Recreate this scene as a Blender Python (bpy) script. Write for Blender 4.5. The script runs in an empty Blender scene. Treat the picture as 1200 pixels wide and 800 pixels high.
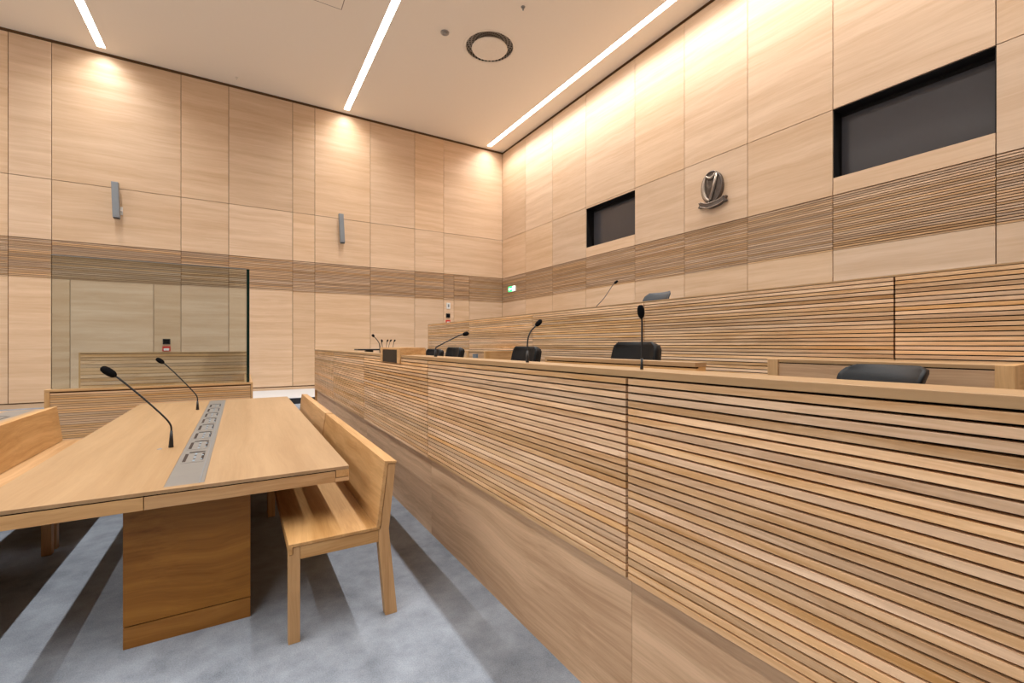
import bpy, bmesh, math, random
from mathutils import Vector, Matrix
random.seed(7)
S = bpy.context.scene
COL = S.collection
PI = math.pi

# ------------------------------------------------------------ camera, world, exposure
EYE = 1.42
cam_d = bpy.data.cameras.new('camera'); cam = bpy.data.objects.new('camera', cam_d); COL.objects.link(cam)
cam_d.sensor_width = 36.0; cam_d.lens = 36.0 * 530.2 / 1200.0
cam_d.shift_y = 3.5 / 1200.0
cam_d.clip_start = 0.05; cam_d.clip_end = 100
cam.location = (0, 0, EYE)
cam.rotation_euler = (PI / 2, 0, -math.atan(318 / 530.2))
S.camera = cam
S.view_settings.view_transform = 'Standard'
S.view_settings.look = 'None'
S.view_settings.gamma = 1.0
S.view_settings.exposure = 0.97
S.view_settings.use_curve_mapping = False
w = bpy.data.worlds.new('world'); S.world = w; w.use_nodes = True
w.node_tree.nodes['Background'].inputs[0].default_value = (0.9, 0.95, 1, 1)
w.node_tree.nodes['Background'].inputs[1].default_value = 0.02
STRIP = 5.0         # radiance of the strip diffusers
LAMP_W = 228.0      # watts of each 19 m strip lamp
LAMP_SPREAD = 137.0 # degrees, prismatic optics cut the glare
STRIP_COL = (1.0, 0.995, 0.985)

# ------------------------------------------------------------ materials
def mat(name):
    m = bpy.data.materials.new(name); m.use_nodes = True
    nt = m.node_tree; b = nt.nodes['Principled BSDF']
    return m, nt, b

def plain(name, col, rough=0.5, metal=0.0, spec=0.5, bump=0.0, bscale=200, var=0.06):
    m, nt, b = mat(name)
    tc = nt.nodes.new('ShaderNodeTexCoord'); n = nt.nodes.new('ShaderNodeTexNoise')
    n.inputs['Scale'].default_value = 14; n.inputs['Detail'].default_value = 4
    nt.links.new(tc.outputs['Object'], n.inputs['Vector'])
    r = nt.nodes.new('ShaderNodeMapRange'); r.inputs[3].default_value = 1 - var; r.inputs[4].default_value = 1 + var
    nt.links.new(n.outputs['Fac'], r.inputs[0])
    mx = nt.nodes.new('ShaderNodeVectorMath'); mx.operation = 'SCALE'
    mx.inputs[0].default_value = col
    nt.links.new(r.outputs[0], mx.inputs['Scale'])
    nt.links.new(mx.outputs[0], b.inputs['Base Color'])
    b.inputs['Roughness'].default_value = rough; b.inputs['Metallic'].default_value = metal
    b.inputs['Specular IOR Level'].default_value = spec
    if bump:
        n2 = nt.nodes.new('ShaderNodeTexNoise'); n2.inputs['Scale'].default_value = bscale
        nt.links.new(tc.outputs['Object'], n2.inputs['Vector'])
        bp = nt.nodes.new('ShaderNodeBump'); bp.inputs['Strength'].default_value = bump; bp.inputs['Distance'].default_value = 0.002
        nt.links.new(n2.outputs['Fac'], bp.inputs['Height']); nt.links.new(bp.outputs[0], b.inputs['Normal'])
    return m

def oak(name, axis, light, dark, tone=0.12, band=9.0, fine=1.0, rough=0.48, cathedral=0.0, hue=0.0, spec=0.35):
    """oak veneer / board: grain runs along the given axis; face attribute 'rnd' shifts figure and tone per board"""
    m, nt, b = mat(name)
    N = nt.nodes.new; L = nt.links.new
    tc = N('ShaderNodeTexCoord'); at = N('ShaderNodeAttribute'); at.attribute_name = 'rnd'
    off = N('ShaderNodeVectorMath'); off.operation = 'SCALE'; off.inputs[0].default_value = (37.0, 61.0, 83.0)
    L(at.outputs['Fac'], off.inputs['Scale'])
    ad = N('ShaderNodeVectorMath'); ad.operation = 'ADD'
    L(tc.outputs['Object'], ad.inputs[0]); L(off.outputs[0], ad.inputs[1])
    # gentle wander of the grain
    wn = N('ShaderNodeTexNoise'); wn.inputs['Scale'].default_value = 1.1; wn.inputs['Detail'].default_value = 2
    L(ad.outputs[0], wn.inputs['Vector'])
    ws = N('ShaderNodeVectorMath'); ws.operation = 'SCALE'; ws.inputs['Scale'].default_value = 0.10 + 0.5 * cathedral
    L(wn.outputs['Color'], ws.inputs[0])
    a2 = N('ShaderNodeVectorMath'); a2.operation = 'ADD'; L(ad.outputs[0], a2.inputs[0]); L(ws.outputs[0], a2.inputs[1])
    def noise(along, across, det, rgh=0.6):
        mp = N('ShaderNodeMapping'); s = [across] * 3; s['xyz'.index(axis)] = along
        mp.inputs['Scale'].default_value = s
        L(a2.outputs[0], mp.inputs['Vector'])
        n = N('ShaderNodeTexNoise'); n.inputs['Scale'].default_value = 1; n.inputs['Detail'].default_value = det
        n.inputs['Roughness'].default_value = rgh
        L(mp.outputs[0], n.inputs['Vector']); return n
    nb = noise(0.35, band, 4, 0.62); nf = noise(2.5, 130.0, 3, 0.7); nm = noise(0.8, 38.0, 3, 0.6)
    def madd(a, ka, c):
        x = N('ShaderNodeMath'); x.operation = 'MULTIPLY_ADD'; L(a, x.inputs[0]); x.inputs[1].default_value = ka
        if isinstance(c, (int, float)): x.inputs[2].default_value = c
        else: L(c, x.inputs[2])
        return x.outputs[0]
    v = madd(nb.outputs['Fac'], 2.6, -1.3 + 0.5)
    v = madd(nm.outputs['Fac'], 0.9, v); v = madd(nf.outputs['Fac'], 0.6 * fine, v)
    sub = N('ShaderNodeMath'); sub.operation = 'SUBTRACT'; sub.use_clamp = True; L(v, sub.inputs[0]); sub.inputs[1].default_value = 0.45 + 0.3 * fine
    mx = N('ShaderNodeMix'); mx.data_type = 'RGBA'
    mx.inputs[6].default_value = (*dark, 1); mx.inputs[7].default_value = (*light, 1)
    L(sub.outputs[0], mx.inputs[0])
    wv = N('ShaderNodeTexWhiteNoise'); wv.noise_dimensions = '1D'; L(at.outputs['Fac'], wv.inputs['W'])
    r = N('ShaderNodeMapRange'); r.inputs[3].default_value = 1 - tone; r.inputs[4].default_value = 1 + tone * 0.7
    L(wv.outputs['Value'], r.inputs[0])
    hs = N('ShaderNodeHueSaturation'); hs.inputs['Saturation'].default_value = 1.0
    L(mx.outputs[2], hs.inputs['Color']); L(r.outputs[0], hs.inputs['Value'])
    sp = N('ShaderNodeSeparateColor'); L(wv.outputs['Color'], sp.inputs[0])
    r2 = N('ShaderNodeMapRange'); r2.inputs[3].default_value = 0.98 - tone * 0.5; r2.inputs[4].default_value = 1.02 + tone * 0.5
    L(sp.outputs[1], r2.inputs[0]); L(r2.outputs[0], hs.inputs['Saturation'])
    L(hs.outputs[0], b.inputs['Base Color'])
    b.inputs['Roughness'].default_value = rough; b.inputs['Specular IOR Level'].default_value = spec
    bp = N('ShaderNodeBump'); bp.inputs['Strength'].default_value = 0.12; bp.inputs['Distance'].default_value = 0.001
    L(nf.outputs['Fac'], bp.inputs['Height']); L(bp.outputs[0], b.inputs['Normal'])
    return m

WL = (0.76, 0.55, 0.375); WD = (0.63, 0.42, 0.255)       # wall veneer
DL = (0.86, 0.585, 0.355); DD = (0.54, 0.30, 0.132)      # slat boards
FL = (0.67, 0.405, 0.185); FD = (0.46, 0.245, 0.09)        # furniture oak
M = {}
M['wall_x'] = oak('wall veneer grain x', 'x', WL, WD, 0.085, 6.0, 0.8)
M['wall_y'] = oak('wall veneer grain y', 'y', WL, WD, 0.085, 6.0, 0.8)
M['rib_x'] = oak('wall rib grain x', 'x', (0.68, 0.46, 0.29), (0.44, 0.26, 0.135), 0.24, 12)
M['rib_y'] = oak('wall rib grain y', 'y', (0.68, 0.46, 0.29), (0.44, 0.26, 0.135), 0.24, 12)
M['slat_y'] = oak('oak slat grain y', 'y', DL, DD, 0.24, 18, 1.7, cathedral=0.06)
M['slat_x'] = oak('oak slat grain x', 'x', DL, DD, 0.20, 16, 1.0, cathedral=0.05)
M['base_y'] = oak('oak base panel grain y', 'y', (0.70, 0.465, 0.285), (0.44, 0.265, 0.145), 0.03, 12, 1.7, cathedral=0.03)
M['top_y'] = oak('oak table top grain y', 'y', (0.46, 0.295, 0.155), (0.37, 0.225, 0.11), 0.03, 7, 1.5, rough=0.38)
M['oak_x'] = oak('oak board grain x', 'x', FL, FD, 0.06, 13, 1.6, cathedral=0.08)
M['oak_y'] = oak('oak board grain y', 'y', FL, FD, 0.06, 13, 1.6, cathedral=0.08)
M['oak_z'] = oak('oak board grain z', 'z', FL, FD, 0.06, 13, 1.6, cathedral=0.08)
M['ped_x'] = oak('oak pedestal veneer', 'x', (0.38, 0.170, 0.035), (0.22, 0.085, 0.012), 0.03, 12, 1.5, cathedral=0.3)
M['gap'] = plain('black shadow gap', (0.012, 0.008, 0.006), 0.9, spec=0.1)
M['gapbrown'] = plain('brown groove', (0.16, 0.085, 0.04), 0.8, spec=0.1)
M["ceil"] = plain("ceiling paint", (0.90, 0.79, 0.65), 0.9, spec=0.1, var=0.01)
M['plaster'] = plain('pale plaster', (0.85, 0.83, 0.80), 0.9, spec=0.1, var=0.02)  # finish of the unseen left wall, picked for the light it bounces back
M['dark_wall'] = plain('dark brown panelling', (0.16, 0.10, 0.06), 0.7)  # finish of the unseen rear wall, kept dark to hold bounced light down
M['white'] = plain('white enamel', (0.8, 0.79, 0.76), 0.4)
M['disc'] = plain('painted diffuser disc', (0.86, 0.75, 0.61), 0.5)
M['duct'] = plain('duct grey', (0.48, 0.41, 0.33), 0.6)
M['black'] = plain('black plastic', (0.012, 0.012, 0.013), 0.38)
M['blackmatt'] = plain('black foam', (0.006, 0.006, 0.007), 0.95, spec=0.1, bump=0.5, bscale=900)
M['leather'] = plain('black leather', (0.005, 0.0055, 0.0065), 0.5, spec=0.25, bump=0.3, bscale=300)
M['leather_grey'] = plain('slate leather', (0.012, 0.016, 0.022), 0.5, spec=0.4, bump=0.2, bscale=300)
M['steel'] = plain('brushed steel', (0.30, 0.285, 0.265), 0.42, metal=0.55, bump=0.1)
M['steel2'] = plain('steel module', (0.34, 0.32, 0.295), 0.38, metal=0.5)
M['alu'] = plain('grey anodised aluminium', (0.27, 0.29, 0.31), 0.45, metal=0.3)
M['bronze'] = plain('antique bronze', (0.125, 0.10, 0.085), 0.42, metal=0.6, bump=0.6, bscale=60, var=0.3)
M['bronze_hi'] = plain('rubbed bronze', (0.36, 0.29, 0.23), 0.36, metal=0.6, bump=0.4, bscale=80, var=0.3)
M['blueplug'] = plain('pale blue plastic', (0.30, 0.42, 0.52), 0.4)
M['brownslot'] = plain('brown slot', (0.025, 0.010, 0.004), 0.8)
M['red'] = plain('red plastic', (0.6, 0.03, 0.02), 0.4)
M['bluecup'] = plain('slate blue ceramic', (0.14, 0.19, 0.25), 0.3)
M['pane'] = plain('dark booth glass', (0.085, 0.082, 0.09), 0.16, spec=0.5, var=0.03)
M['niche'] = plain('black window reveal', (0.008, 0.007, 0.007), 0.6, spec=0.2)
M['pale'] = plain('pale vinyl step', (0.62, 0.64, 0.66), 0.5)
M['darkriser'] = plain('dark step riser', (0.015, 0.017, 0.022), 0.6)
M['dark_oak'] = plain('dark stained panel', (0.035, 0.024, 0.015), 0.6, spec=0.2)
M['glassedge'] = plain('dark green glass edge', (0.004, 0.022, 0.018), 0.15)

def emis(name, col, s):
    m, nt, b = mat(name)
    b.inputs['Base Color'].default_value = (*col, 1)
    b.inputs['Emission Color'].default_value = (*col, 1); b.inputs['Emission Strength'].default_value = s
    return m
M['strip'] = emis('light strip', STRIP_COL, STRIP)
M['exit_green'] = emis('exit green', (0.0, 0.75, 0.18), 0.9)
M['exit_white'] = emis('exit white', (0.85, 1.0, 0.92), 1.0)

def glass():
    m = bpy.data.materials.new('tinted screen glass'); m.use_nodes = True; nt = m.node_tree; nt.nodes.clear()
    o = nt.nodes.new('ShaderNodeOutputMaterial'); t = nt.nodes.new('ShaderNodeBsdfTransparent'); g = nt.nodes.new('ShaderNodeBsdfGlossy')
    t.inputs[0].default_value = (0.84, 0.885, 0.885, 1); g.inputs['Roughness'].default_value = 0.02
    g.inputs[0].default_value = (0.9, 0.95, 0.95, 1)
    f = nt.nodes.new('ShaderNodeFresnel'); f.inputs[0].default_value = 1.5
    x = nt.nodes.new('ShaderNodeMixShader'); nt.links.new(f.outputs[0], x.inputs[0]); nt.links.new(t.outputs[0], x.inputs[1]); nt.links.new(g.outputs[0], x.inputs[2])
    nt.links.new(x.outputs[0], o.inputs[0]); return m
M['glass'] = glass()

def carpet():
    m, nt, b = mat('grey carpet')
    N = nt.nodes.new; L = nt.links.new
    tc = N('ShaderNodeTexCoord')
    def nz(s, d):
        n = N('ShaderNodeTexNoise'); n.inputs['Scale'].default_value = s; n.inputs['Detail'].default_value = d; n.inputs['Roughness'].default_value = 0.65
        L(tc.outputs['Object'], n.inputs['Vector']); return n
    a = nz(2.6, 4); c = nz(160, 2); d = nz(420, 1); e = nz(9, 4)
    def madd(p, k, q):
        x = N('ShaderNodeMath'); x.operation = 'MULTIPLY_ADD'; L(p, x.inputs[0]); x.inputs[1].default_value = k
        if isinstance(q, (int, float)): x.inputs[2].default_value = q
        else: L(q, x.inputs[2])
        return x.outputs[0]
    v = madd(a.outputs['Fac'], 0.75, 0.0); v = madd(e.outputs['Fac'], 0.5, v); v = madd(c.outputs['Fac'], 0.55, v); v = madd(d.outputs['Fac'], 0.4, v)
    r = N('ShaderNodeMapRange'); r.inputs[1].default_value = 0.75; r.inputs[2].default_value = 1.45
    L(v, r.inputs[0])
    mx = N('ShaderNodeMix'); mx.data_type = 'RGBA'; mx.inputs[6].default_value = (0.145, 0.165, 0.195, 1); mx.inputs[7].default_value = (0.43, 0.475, 0.545, 1)
    L(r.outputs[0], mx.inputs[0]); L(mx.outputs[2], b.inputs['Base Color'])
    b.inputs['Roughness'].default_value = 0.95; b.inputs['Specular IOR Level'].default_value = 0.05
    bp = N('ShaderNodeBump'); bp.inputs['Strength'].default_value = 0.5; bp.inputs['Distance'].default_value = 0.004
    L(c.outputs['Fac'], bp.inputs['Height']); L(bp.outputs[0], b.inputs['Normal'])
    return m
M['carpet'] = carpet()

# ------------------------------------------------------------ mesh building helpers
class MB:
    def __init__(s): s.v = []; s.f = []; s.m = []; s.r = []; s.sm = []
    def add(s, vs, fs, m=0, r=None, smooth=False):
        o = len(s.v); s.v += [tuple(p) for p in vs]
        r = random.random() if r is None else r
        for f in fs: s.f.append(tuple(i + o for i in f)); s.m.append(m); s.r.append(r); s.sm.append(smooth)
        return s
    def box(s, x0, x1, y0, y1, z0, z1, m=0, r=None):
        vs = [(x, y, z) for x in (x0, x1) for y in (y0, y1) for z in (z0, z1)]
        return s.add(vs, [(0, 1, 3, 2), (4, 6, 7, 5), (0, 4, 5, 1), (2, 3, 7, 6), (0, 2, 6, 4), (1, 5, 7, 3)], m, r)
    def prism(s, pts, axis, a, b, m=0, r=None, smooth=False):
        """closed outline pts in the two other axes (order y,z / x,z / x,y), extruded a..b along axis"""
        n = len(pts)
        def mk(p, t): return {'x': (t, p[0], p[1]), 'y': (p[0], t, p[1]), 'z': (p[0], p[1], t)}[axis]
        vs = [mk(p, a) for p in pts] + [mk(p, b) for p in pts]
        fs = [tuple(range(n)), tuple(range(2 * n - 1, n - 1, -1))] + [(i, i + n, (i + 1) % n + n, (i + 1) % n) for i in range(n)]
        return s.add(vs, fs, m, r, smooth)
    def tube(s, path, rad, seg=10, m=0, r=None, caps=True):
        P = [Vector(p) for p in path]; n = len(P)
        R = rad if isinstance(rad, (list, tuple)) else [rad] * n
        vs = []; ref = None
        for i in range(n):
            t = (P[min(i + 1, n - 1)] - P[max(i - 1, 0)]).normalized()
            if ref is None: ref = t.orthogonal().normalized()
            u = (ref - t * ref.dot(t)).normalized(); ref = u; wv = t.cross(u)
            for k in range(seg):
                a = 2 * PI * k / seg; vs.append(P[i] + (u * math.cos(a) + wv * math.sin(a)) * R[i])
        fs = [(i * seg + k, i * seg + (k + 1) % seg, (i + 1) * seg + (k + 1) % seg, (i + 1) * seg + k) for i in range(n - 1) for k in range(seg)]
        if caps: fs += [tuple(range(seg - 1, -1, -1)), tuple((n - 1) * seg + k for k in range(seg))]
        return s.add(vs, fs, m, r, True)
    def cyl(s, c, r0, h, axis='z', seg=24, m=0, r1=None):
        d = Vector({'x': (1, 0, 0), 'y': (0, 1, 0), 'z': (0, 0, 1)}[axis]); c = Vector(c)
        return s.tube([c, c + d * h], [r0, r0 if r1 is None else r1], seg, m)
    def ball(s, c, rx, ry, rz, seg=16, rings=10, m=0, rot=None):
        vs = []; c = Vector(c)
        for i in range(rings + 1):
            th = PI * i / rings
            for k in range(seg):
                a = 2 * PI * k / seg
                p = Vector((rx * math.sin(th) * math.cos(a), ry * math.sin(th) * math.sin(a), rz * math.cos(th)))
                if rot: p = rot @ p
                vs.append(c + p)
        fs = [(i * seg + k, i * seg + (k + 1) % seg, (i + 1) * seg + (k + 1) % seg, (i + 1) * seg + k) for i in range(rings) for k in range(seg)]
        return s.add(vs, fs, m, None, True)
    def slats(s, axis, a0, a1, front, depth, z0, z1, pitch, face, m=0, cuts=()):
        """horizontal boards on a vertical plane; front coordinate and inward depth on the other axis"""
        z = z0
        while z + face <= z1 + 1e-6:
            lo, hi = (front, front + depth) if depth > 0 else (front + depth, front)
            if axis == 'y': s.box(lo, hi, a0, a1, z, z + face, m)
            else: s.box(a0, a1, lo, hi, z, z + face, m)
            z += pitch
        return s
    def build(s, name, mats, parent=None, bevel=0.0, fix=True):
        me = bpy.data.meshes.new(name)
        if not isinstance(mats, (list, tuple)): mats = [mats]
        if parent is None:
            xs = [p[0] for p in s.v]; ys = [p[1] for p in s.v]; zs = [p[2] for p in s.v]
            org = Vector(((min(xs) + max(xs)) / 2, (min(ys) + max(ys)) / 2, min(zs)))
        else: org = ORG[parent.name]
        me.from_pydata([tuple(Vector(p) - org) for p in s.v], [], s.f)
        for mt in mats: me.materials.append(M[mt] if isinstance(mt, str) else mt)
        me.polygons.foreach_set('material_index', s.m); me.polygons.foreach_set('use_smooth', s.sm)
        at = me.attributes.new('rnd', 'FLOAT', 'FACE'); at.data.foreach_set('value', s.r)
        if fix:
            bm = bmesh.new(); bm.from_mesh(me); bmesh.ops.recalc_face_normals(bm, faces=bm.faces); bm.to_mesh(me); bm.free()
        me.update()
        o = bpy.data.objects.new(name, me); COL.objects.link(o)
        if parent is None: o.location = org
        else: o.parent = parent
        ORG[o.name] = org
        if bevel:
            b = o.modifiers.new('bevel', 'BEVEL'); b.width = bevel; b.segments = 2; b.limit_method = 'ANGLE'; b.angle_limit = math.radians(50)
        return o
ORG = {}
def tag(o, label=None, cat=None, group=None, kind=None):
    if label: o['label'] = label
    if cat: o['category'] = cat
    if group: o['group'] = group
    if kind: o['kind'] = kind
    return o
def thing(name, label, cat, loc, group=None):
    o = bpy.data.objects.new(name, None); COL.objects.link(o); o.location = loc; o.empty_display_size = 0.1
    ORG[o.name] = Vector(loc); return tag(o, label, cat, group)
def struct(o): o['kind'] = 'structure'; return o
def copy_tree(o, parent=None):
    c = o.copy(); COL.objects.link(c); ORG[c.name] = ORG[o.name]
    if parent is not None: c.parent = parent
    for ch in list(o.children): copy_tree(ch, c)
    return c

# ------------------------------------------------------------ the room
XR, XL, YB, YF, HC = 8.092, -8.6, 14.162, -5.5, 8.33
SX = [-7.95, -2.78, 2.68, 7.435]; SW = 0.155; SY0, SY1 = -5.2, 13.95
struct(tag(MB().box(XL, XR + 0.5, YF, YB + 0.3, -0.2, 0.0).build('floor', 'carpet'), 'grey mottled carpet of the courtroom floor', 'floor'))

cm = MB()
DC = (4.97, 9.30); HB = 0.75; DR = 0.575
def cbox(x0, x1, y0, y1): cm.box(x0, x1, y0, y1, HC, HC + 0.14)
edges = [XL - 0.1] + [e for x in SX for e in (x - SW / 2, x + SW / 2)] + [XR + 0.3]
for i in range(0, len(edges), 2):
    a, b = edges[i], edges[i + 1]
    if a < DC[0] < b:
        cbox(a, DC[0] - HB, YF, YB + 0.2); cbox(DC[0] + HB, b, YF, YB + 0.2)
        cbox(DC[0] - HB, DC[0] + HB, YF, DC[1] - HB); cbox(DC[0] - HB, DC[0] + HB, DC[1] + HB, YB + 0.2)
        n = 64; vs = []
        for k in range(n):
            t = 2 * PI * k / n; c_, s_ = math.cos(t), math.sin(t); q = HB / max(abs(c_), abs(s_))
            vs += [(DC[0] + c_ * q, DC[1] + s_ * q, HC), (DC[0] + c_ * DR, DC[1] + s_ * DR, HC)]
        cm.add(vs, [(2 * k, 2 * k + 1, (2 * k + 3) % (2 * n), (2 * k + 2) % (2 * n)) for k in range(n)])
    else: cbox(a, b, YF, YB + 0.2)
for x in SX:
    cbox(x - SW / 2, x + SW / 2, SY1, YB + 0.2); cbox(x - SW / 2, x + SW / 2, YF, SY0)
struct(tag(cm.build('ceiling', 'ceil', fix=False), 'smooth pale ceiling with three long light slots', 'ceiling'))

RIB0, RIB1, MID, TOP = 2.912, 3.79, 5.158, 8.26
def wall_cols(mb, axis, seams, front, depth, zb, skip=(), g=0.012):
    d0, d1 = sorted((front, front + depth))
    def bx(a0, a1, z0, z1, m, r=None):
        if axis == 'x': mb.box(a0, a1, d0, d1, z0, z1, m, r)
        else: mb.box(d0, d1, a0, a1, z0, z1, m, r)
    for a, b in zip(seams[:-1], seams[1:]):
        a0, b0 = a + g / 2, b - g / 2
        z0 = zb(0.5 * (a + b))
        if (round(a, 3), 'low') not in skip: bx(a0, b0, z0, RIB0 - 0.005, 0)
        if (round(a, 3), 'none') in skip: pass
        elif (round(a, 3), 'mid') in skip:
            for (c0, c1) in skip[(round(a, 3), 'mid')]: bx(a0, b0, c0, c1, 0)
        else: bx(a0, b0, RIB1 + 0.006, MID - g / 2, 0)
        if (round(a, 3), 'none') not in skip: bx(a0, b0, MID + g / 2, TOP, 0)
        z = RIB0
        while z < RIB1 - 0.01:
            bx(a0, b0, z, z + 0.0235, 1); z += 0.0351
bs = [XL, -6.9, -5.9, -4.364, -3.674, -1.299, -0.272, 1.262, 1.842, 3.418, 4.826, 5.829, 6.201, 6.775, XR]
wb = MB()
wb.box(XL, XR + 0.4, YB + 0.032, YB + 0.2, 0, HC, 2)
wall_cols(wb, 'x', bs, YB, 0.03, lambda c: 0.25 if c > -0.1 else 0.125, skip={(-3.674, 'low'): 1, (5.829, 'none'): 1, (6.201, 'none'): 1, (6.775, 'none'): 1})
wb.box(5.835, XR - 0.006, YB, YB + 0.03, RIB1 + 0.006, MID - 0.006, 0).box(5.835, XR - 0.006, YB, YB + 0.03, MID + 0.006, TOP, 0)
wb.box(-3.668, -3.374, YB, YB + 0.03, 0.125, RIB0 - 0.005, 0); wb.box(-1.841, -1.305, YB, YB + 0.03, 0.125, RIB0 - 0.005, 0)
wb.box(XL, -0.1, YB + 0.016, YB + 0.031, 0, 0.10, 0); wb.box(-0.1, XR, YB + 0.016, YB + 0.031, 0, 0.222, 0)
wb.box(XL, XR, YB + 0.0, YB + 0.03, HC - 0.022, HC, 3)
struct(tag(wb.build('wall_back', ['wall_x', 'rib_x', 'gapbrown', 'gapbrown']), 'oak panelled end wall with a band of fine ribs', 'wall'))
dm = MB(); dm.box(-3.362, -1.853, YB, YB + 0.03, 0.125, RIB0 - 0.005)
struct(tag(dm.build('door_1', 'wall_x'), 'flush oak door set in the end wall behind the glass', 'door'))

rs = [YF, -3.6, -1.2, 0.1, 1.738, 3.553, 4.968, 6.366, 7.774, 9.56, 11.108, 12.613, YB]
W1 = (1.738, 3.553, 4.065, 5.155); W2 = (7.774, 9.56, 4.055, 5.12)
wr = MB()
wall_cols(wr, 'y', rs, XR, 0.03, lambda c: 1.0, skip={(1.738, 'mid'): [(RIB1 + 0.006, 4.065)], (7.774, 'mid'): [(RIB1 + 0.006, 4.055), (5.12, MID - 0.006)]})
for (y0, y1, z0, z1) in ((YF, 1.738, 0, HC), (3.553, 7.774, 0, HC), (9.56, YB + 0.1, 0, HC),
                         (1.738, 3.553, 0, W1[2]), (1.738, 3.553, W1[3], HC), (7.774, 9.56, 0, W2[2]), (7.774, 9.56, W2[3], HC)):
    wr.box(XR + 0.032, XR + 0.4, y0, y1, z0, z1, 2)
wr.box(XR, XR + 0.03, YF, YB, HC - 0.022, HC, 2)
struct(tag(wr.build('wall_right', ['wall_y', 'rib_y', 'gapbrown']), 'tall oak panelled wall behind the judge bench with a ribbed band', 'wall'))
for i, (y0, y1, z0, z1) in enumerate((W1, W2)):
    t = thing('window_%d' % (i + 1), ['large dark booth window high on the right wall, the one nearer the camera',
              'smaller-looking dark booth window high on the right wall, left of the emblem'][i], 'window', (XR + 0.2, (y0 + y1) / 2, z0)); struct(t)
    f = MB(); d = 0.27
    f.box(XR + 0.02, XR + d + 0.05, y0 + 0.0, y0 + 0.012, z0, z1).box(XR + 0.02, XR + d + 0.05, y1 - 0.012, y1, z0, z1)
    f.box(XR + 0.02, XR + d + 0.05, y0, y1, z1 - 0.012, z1).box(XR + 0.02, XR + d + 0.05, y0, y1, z0, z0 + 0.01)
    f.box(XR + d - 0.03, XR + d, y0 + 0.012, y1 - 0.012, z1 - 0.06, z1 - 0.012)
    f.build('reveal', 'niche', t)
    MB().box(XR + d, XR + d + 0.02, y0 + 0.012, y1 - 0.012, z0 + 0.01, z1 - 0.012).build('pane', 'pane', t)

wl = MB(); wl.box(XL - 0.2, XL, YF, YB + 0.2, 0, HC, 0)
for y in (-3, 0, 3, 6, 9, 12): wl.box(XL, XL + 0.004, y, y + 0.012, 0, HC, 1)
struct(tag(wl.build('wall_left', ['plaster', 'gapbrown']), 'unseen left wall, pale plaster chosen to bounce light', 'wall'))
wf = MB(); wf.box(XL - 0.2, XR + 0.4, YF - 0.2, YF, 0, HC, 0)
for x in (-6, -3, 0, 3, 6): wf.box(x, x + 0.012, YF, YF + 0.004, 0, HC, 1)
struct(tag(wf.build('wall_front', ['dark_wall', 'gapbrown']), 'unseen wall behind the camera, dark brown panelling chosen to limit bounced light', 'wall'))

# raised floors
ps = MB(); ps.box(0.16, XR, 11.95, YB + 0.01, 0.0, 0.138, 1); ps.box(0.16, XR, 11.94, YB + 0.01, 0.138, 0.15, 0)
struct(tag(ps.build('trim_1', ['pale', 'darkriser']), 'pale raised step along the end wall beyond the table', 'step'))
struct(tag(MB().box(1.255, 3.5, -3.5, 9.15, 0, 0.57).build('trim_2', 'carpet'), 'raised carpeted platform behind the long slatted desk', 'platform'))
struct(tag(MB().box(3.53, XR + 0.02, -3.5, 9.30, 0, 1.0).build('trim_3', 'carpet'), 'raised carpeted platform behind the judge bench', 'platform'))

# ------------------------------------------------------------ ceiling lights and fittings
LL = {-7.95: 'long recessed ceiling light strip along the left wall', -2.78: 'white recessed ceiling light strip, leftmost, ending above the two-leaf panels on the left',
      2.68: 'long white recessed ceiling light strip in the middle of the ceiling', 7.435: 'long white recessed ceiling light strip closest to the right wall'}
for x in SX:
    t = thing('ceiling_light', LL[x], 'light', (x, 4.375, HC), 'recessed light strips')
    h = MB(); e = 0.0
    h.box(x - SW / 2 - 0.012, x - SW / 2, SY0, SY1, HC + 0.142, HC + 0.15).box(x - SW / 2, x + SW / 2, SY0, SY1, HC + 0.12, HC + 0.135)
    h.build('housing', 'white', t)
    d = MB(); n = 20; zz = HC + 0.014
    for k in range(n):
        y0 = SY0 + (SY1 - SY0) * k / n; y1 = SY0 + (SY1 - SY0) * (k + 1) / n
        d.add([(x - SW / 2, y0, zz), (x - SW / 2, y1, zz), (x + SW / 2, y1, zz), (x + SW / 2, y0, zz)], [(0, 1, 2, 3)])
    d.build('diffuser', 'strip', t, fix=False)
    ld = bpy.data.lights.new('strip_lamp', 'AREA'); ld.shape = 'RECTANGLE'; ld.size = SW - 0.01; ld.size_y = SY1 - SY0 - 0.02
    ld.energy = LAMP_W; ld.color = STRIP_COL; ld.spread = math.radians(LAMP_SPREAD)
    lo = bpy.data.objects.new('strip_lamp', ld); COL.objects.link(lo); lo.parent = t; lo.location = (0, (SY0 + SY1) / 2 - 4.375, 0.008)

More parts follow.
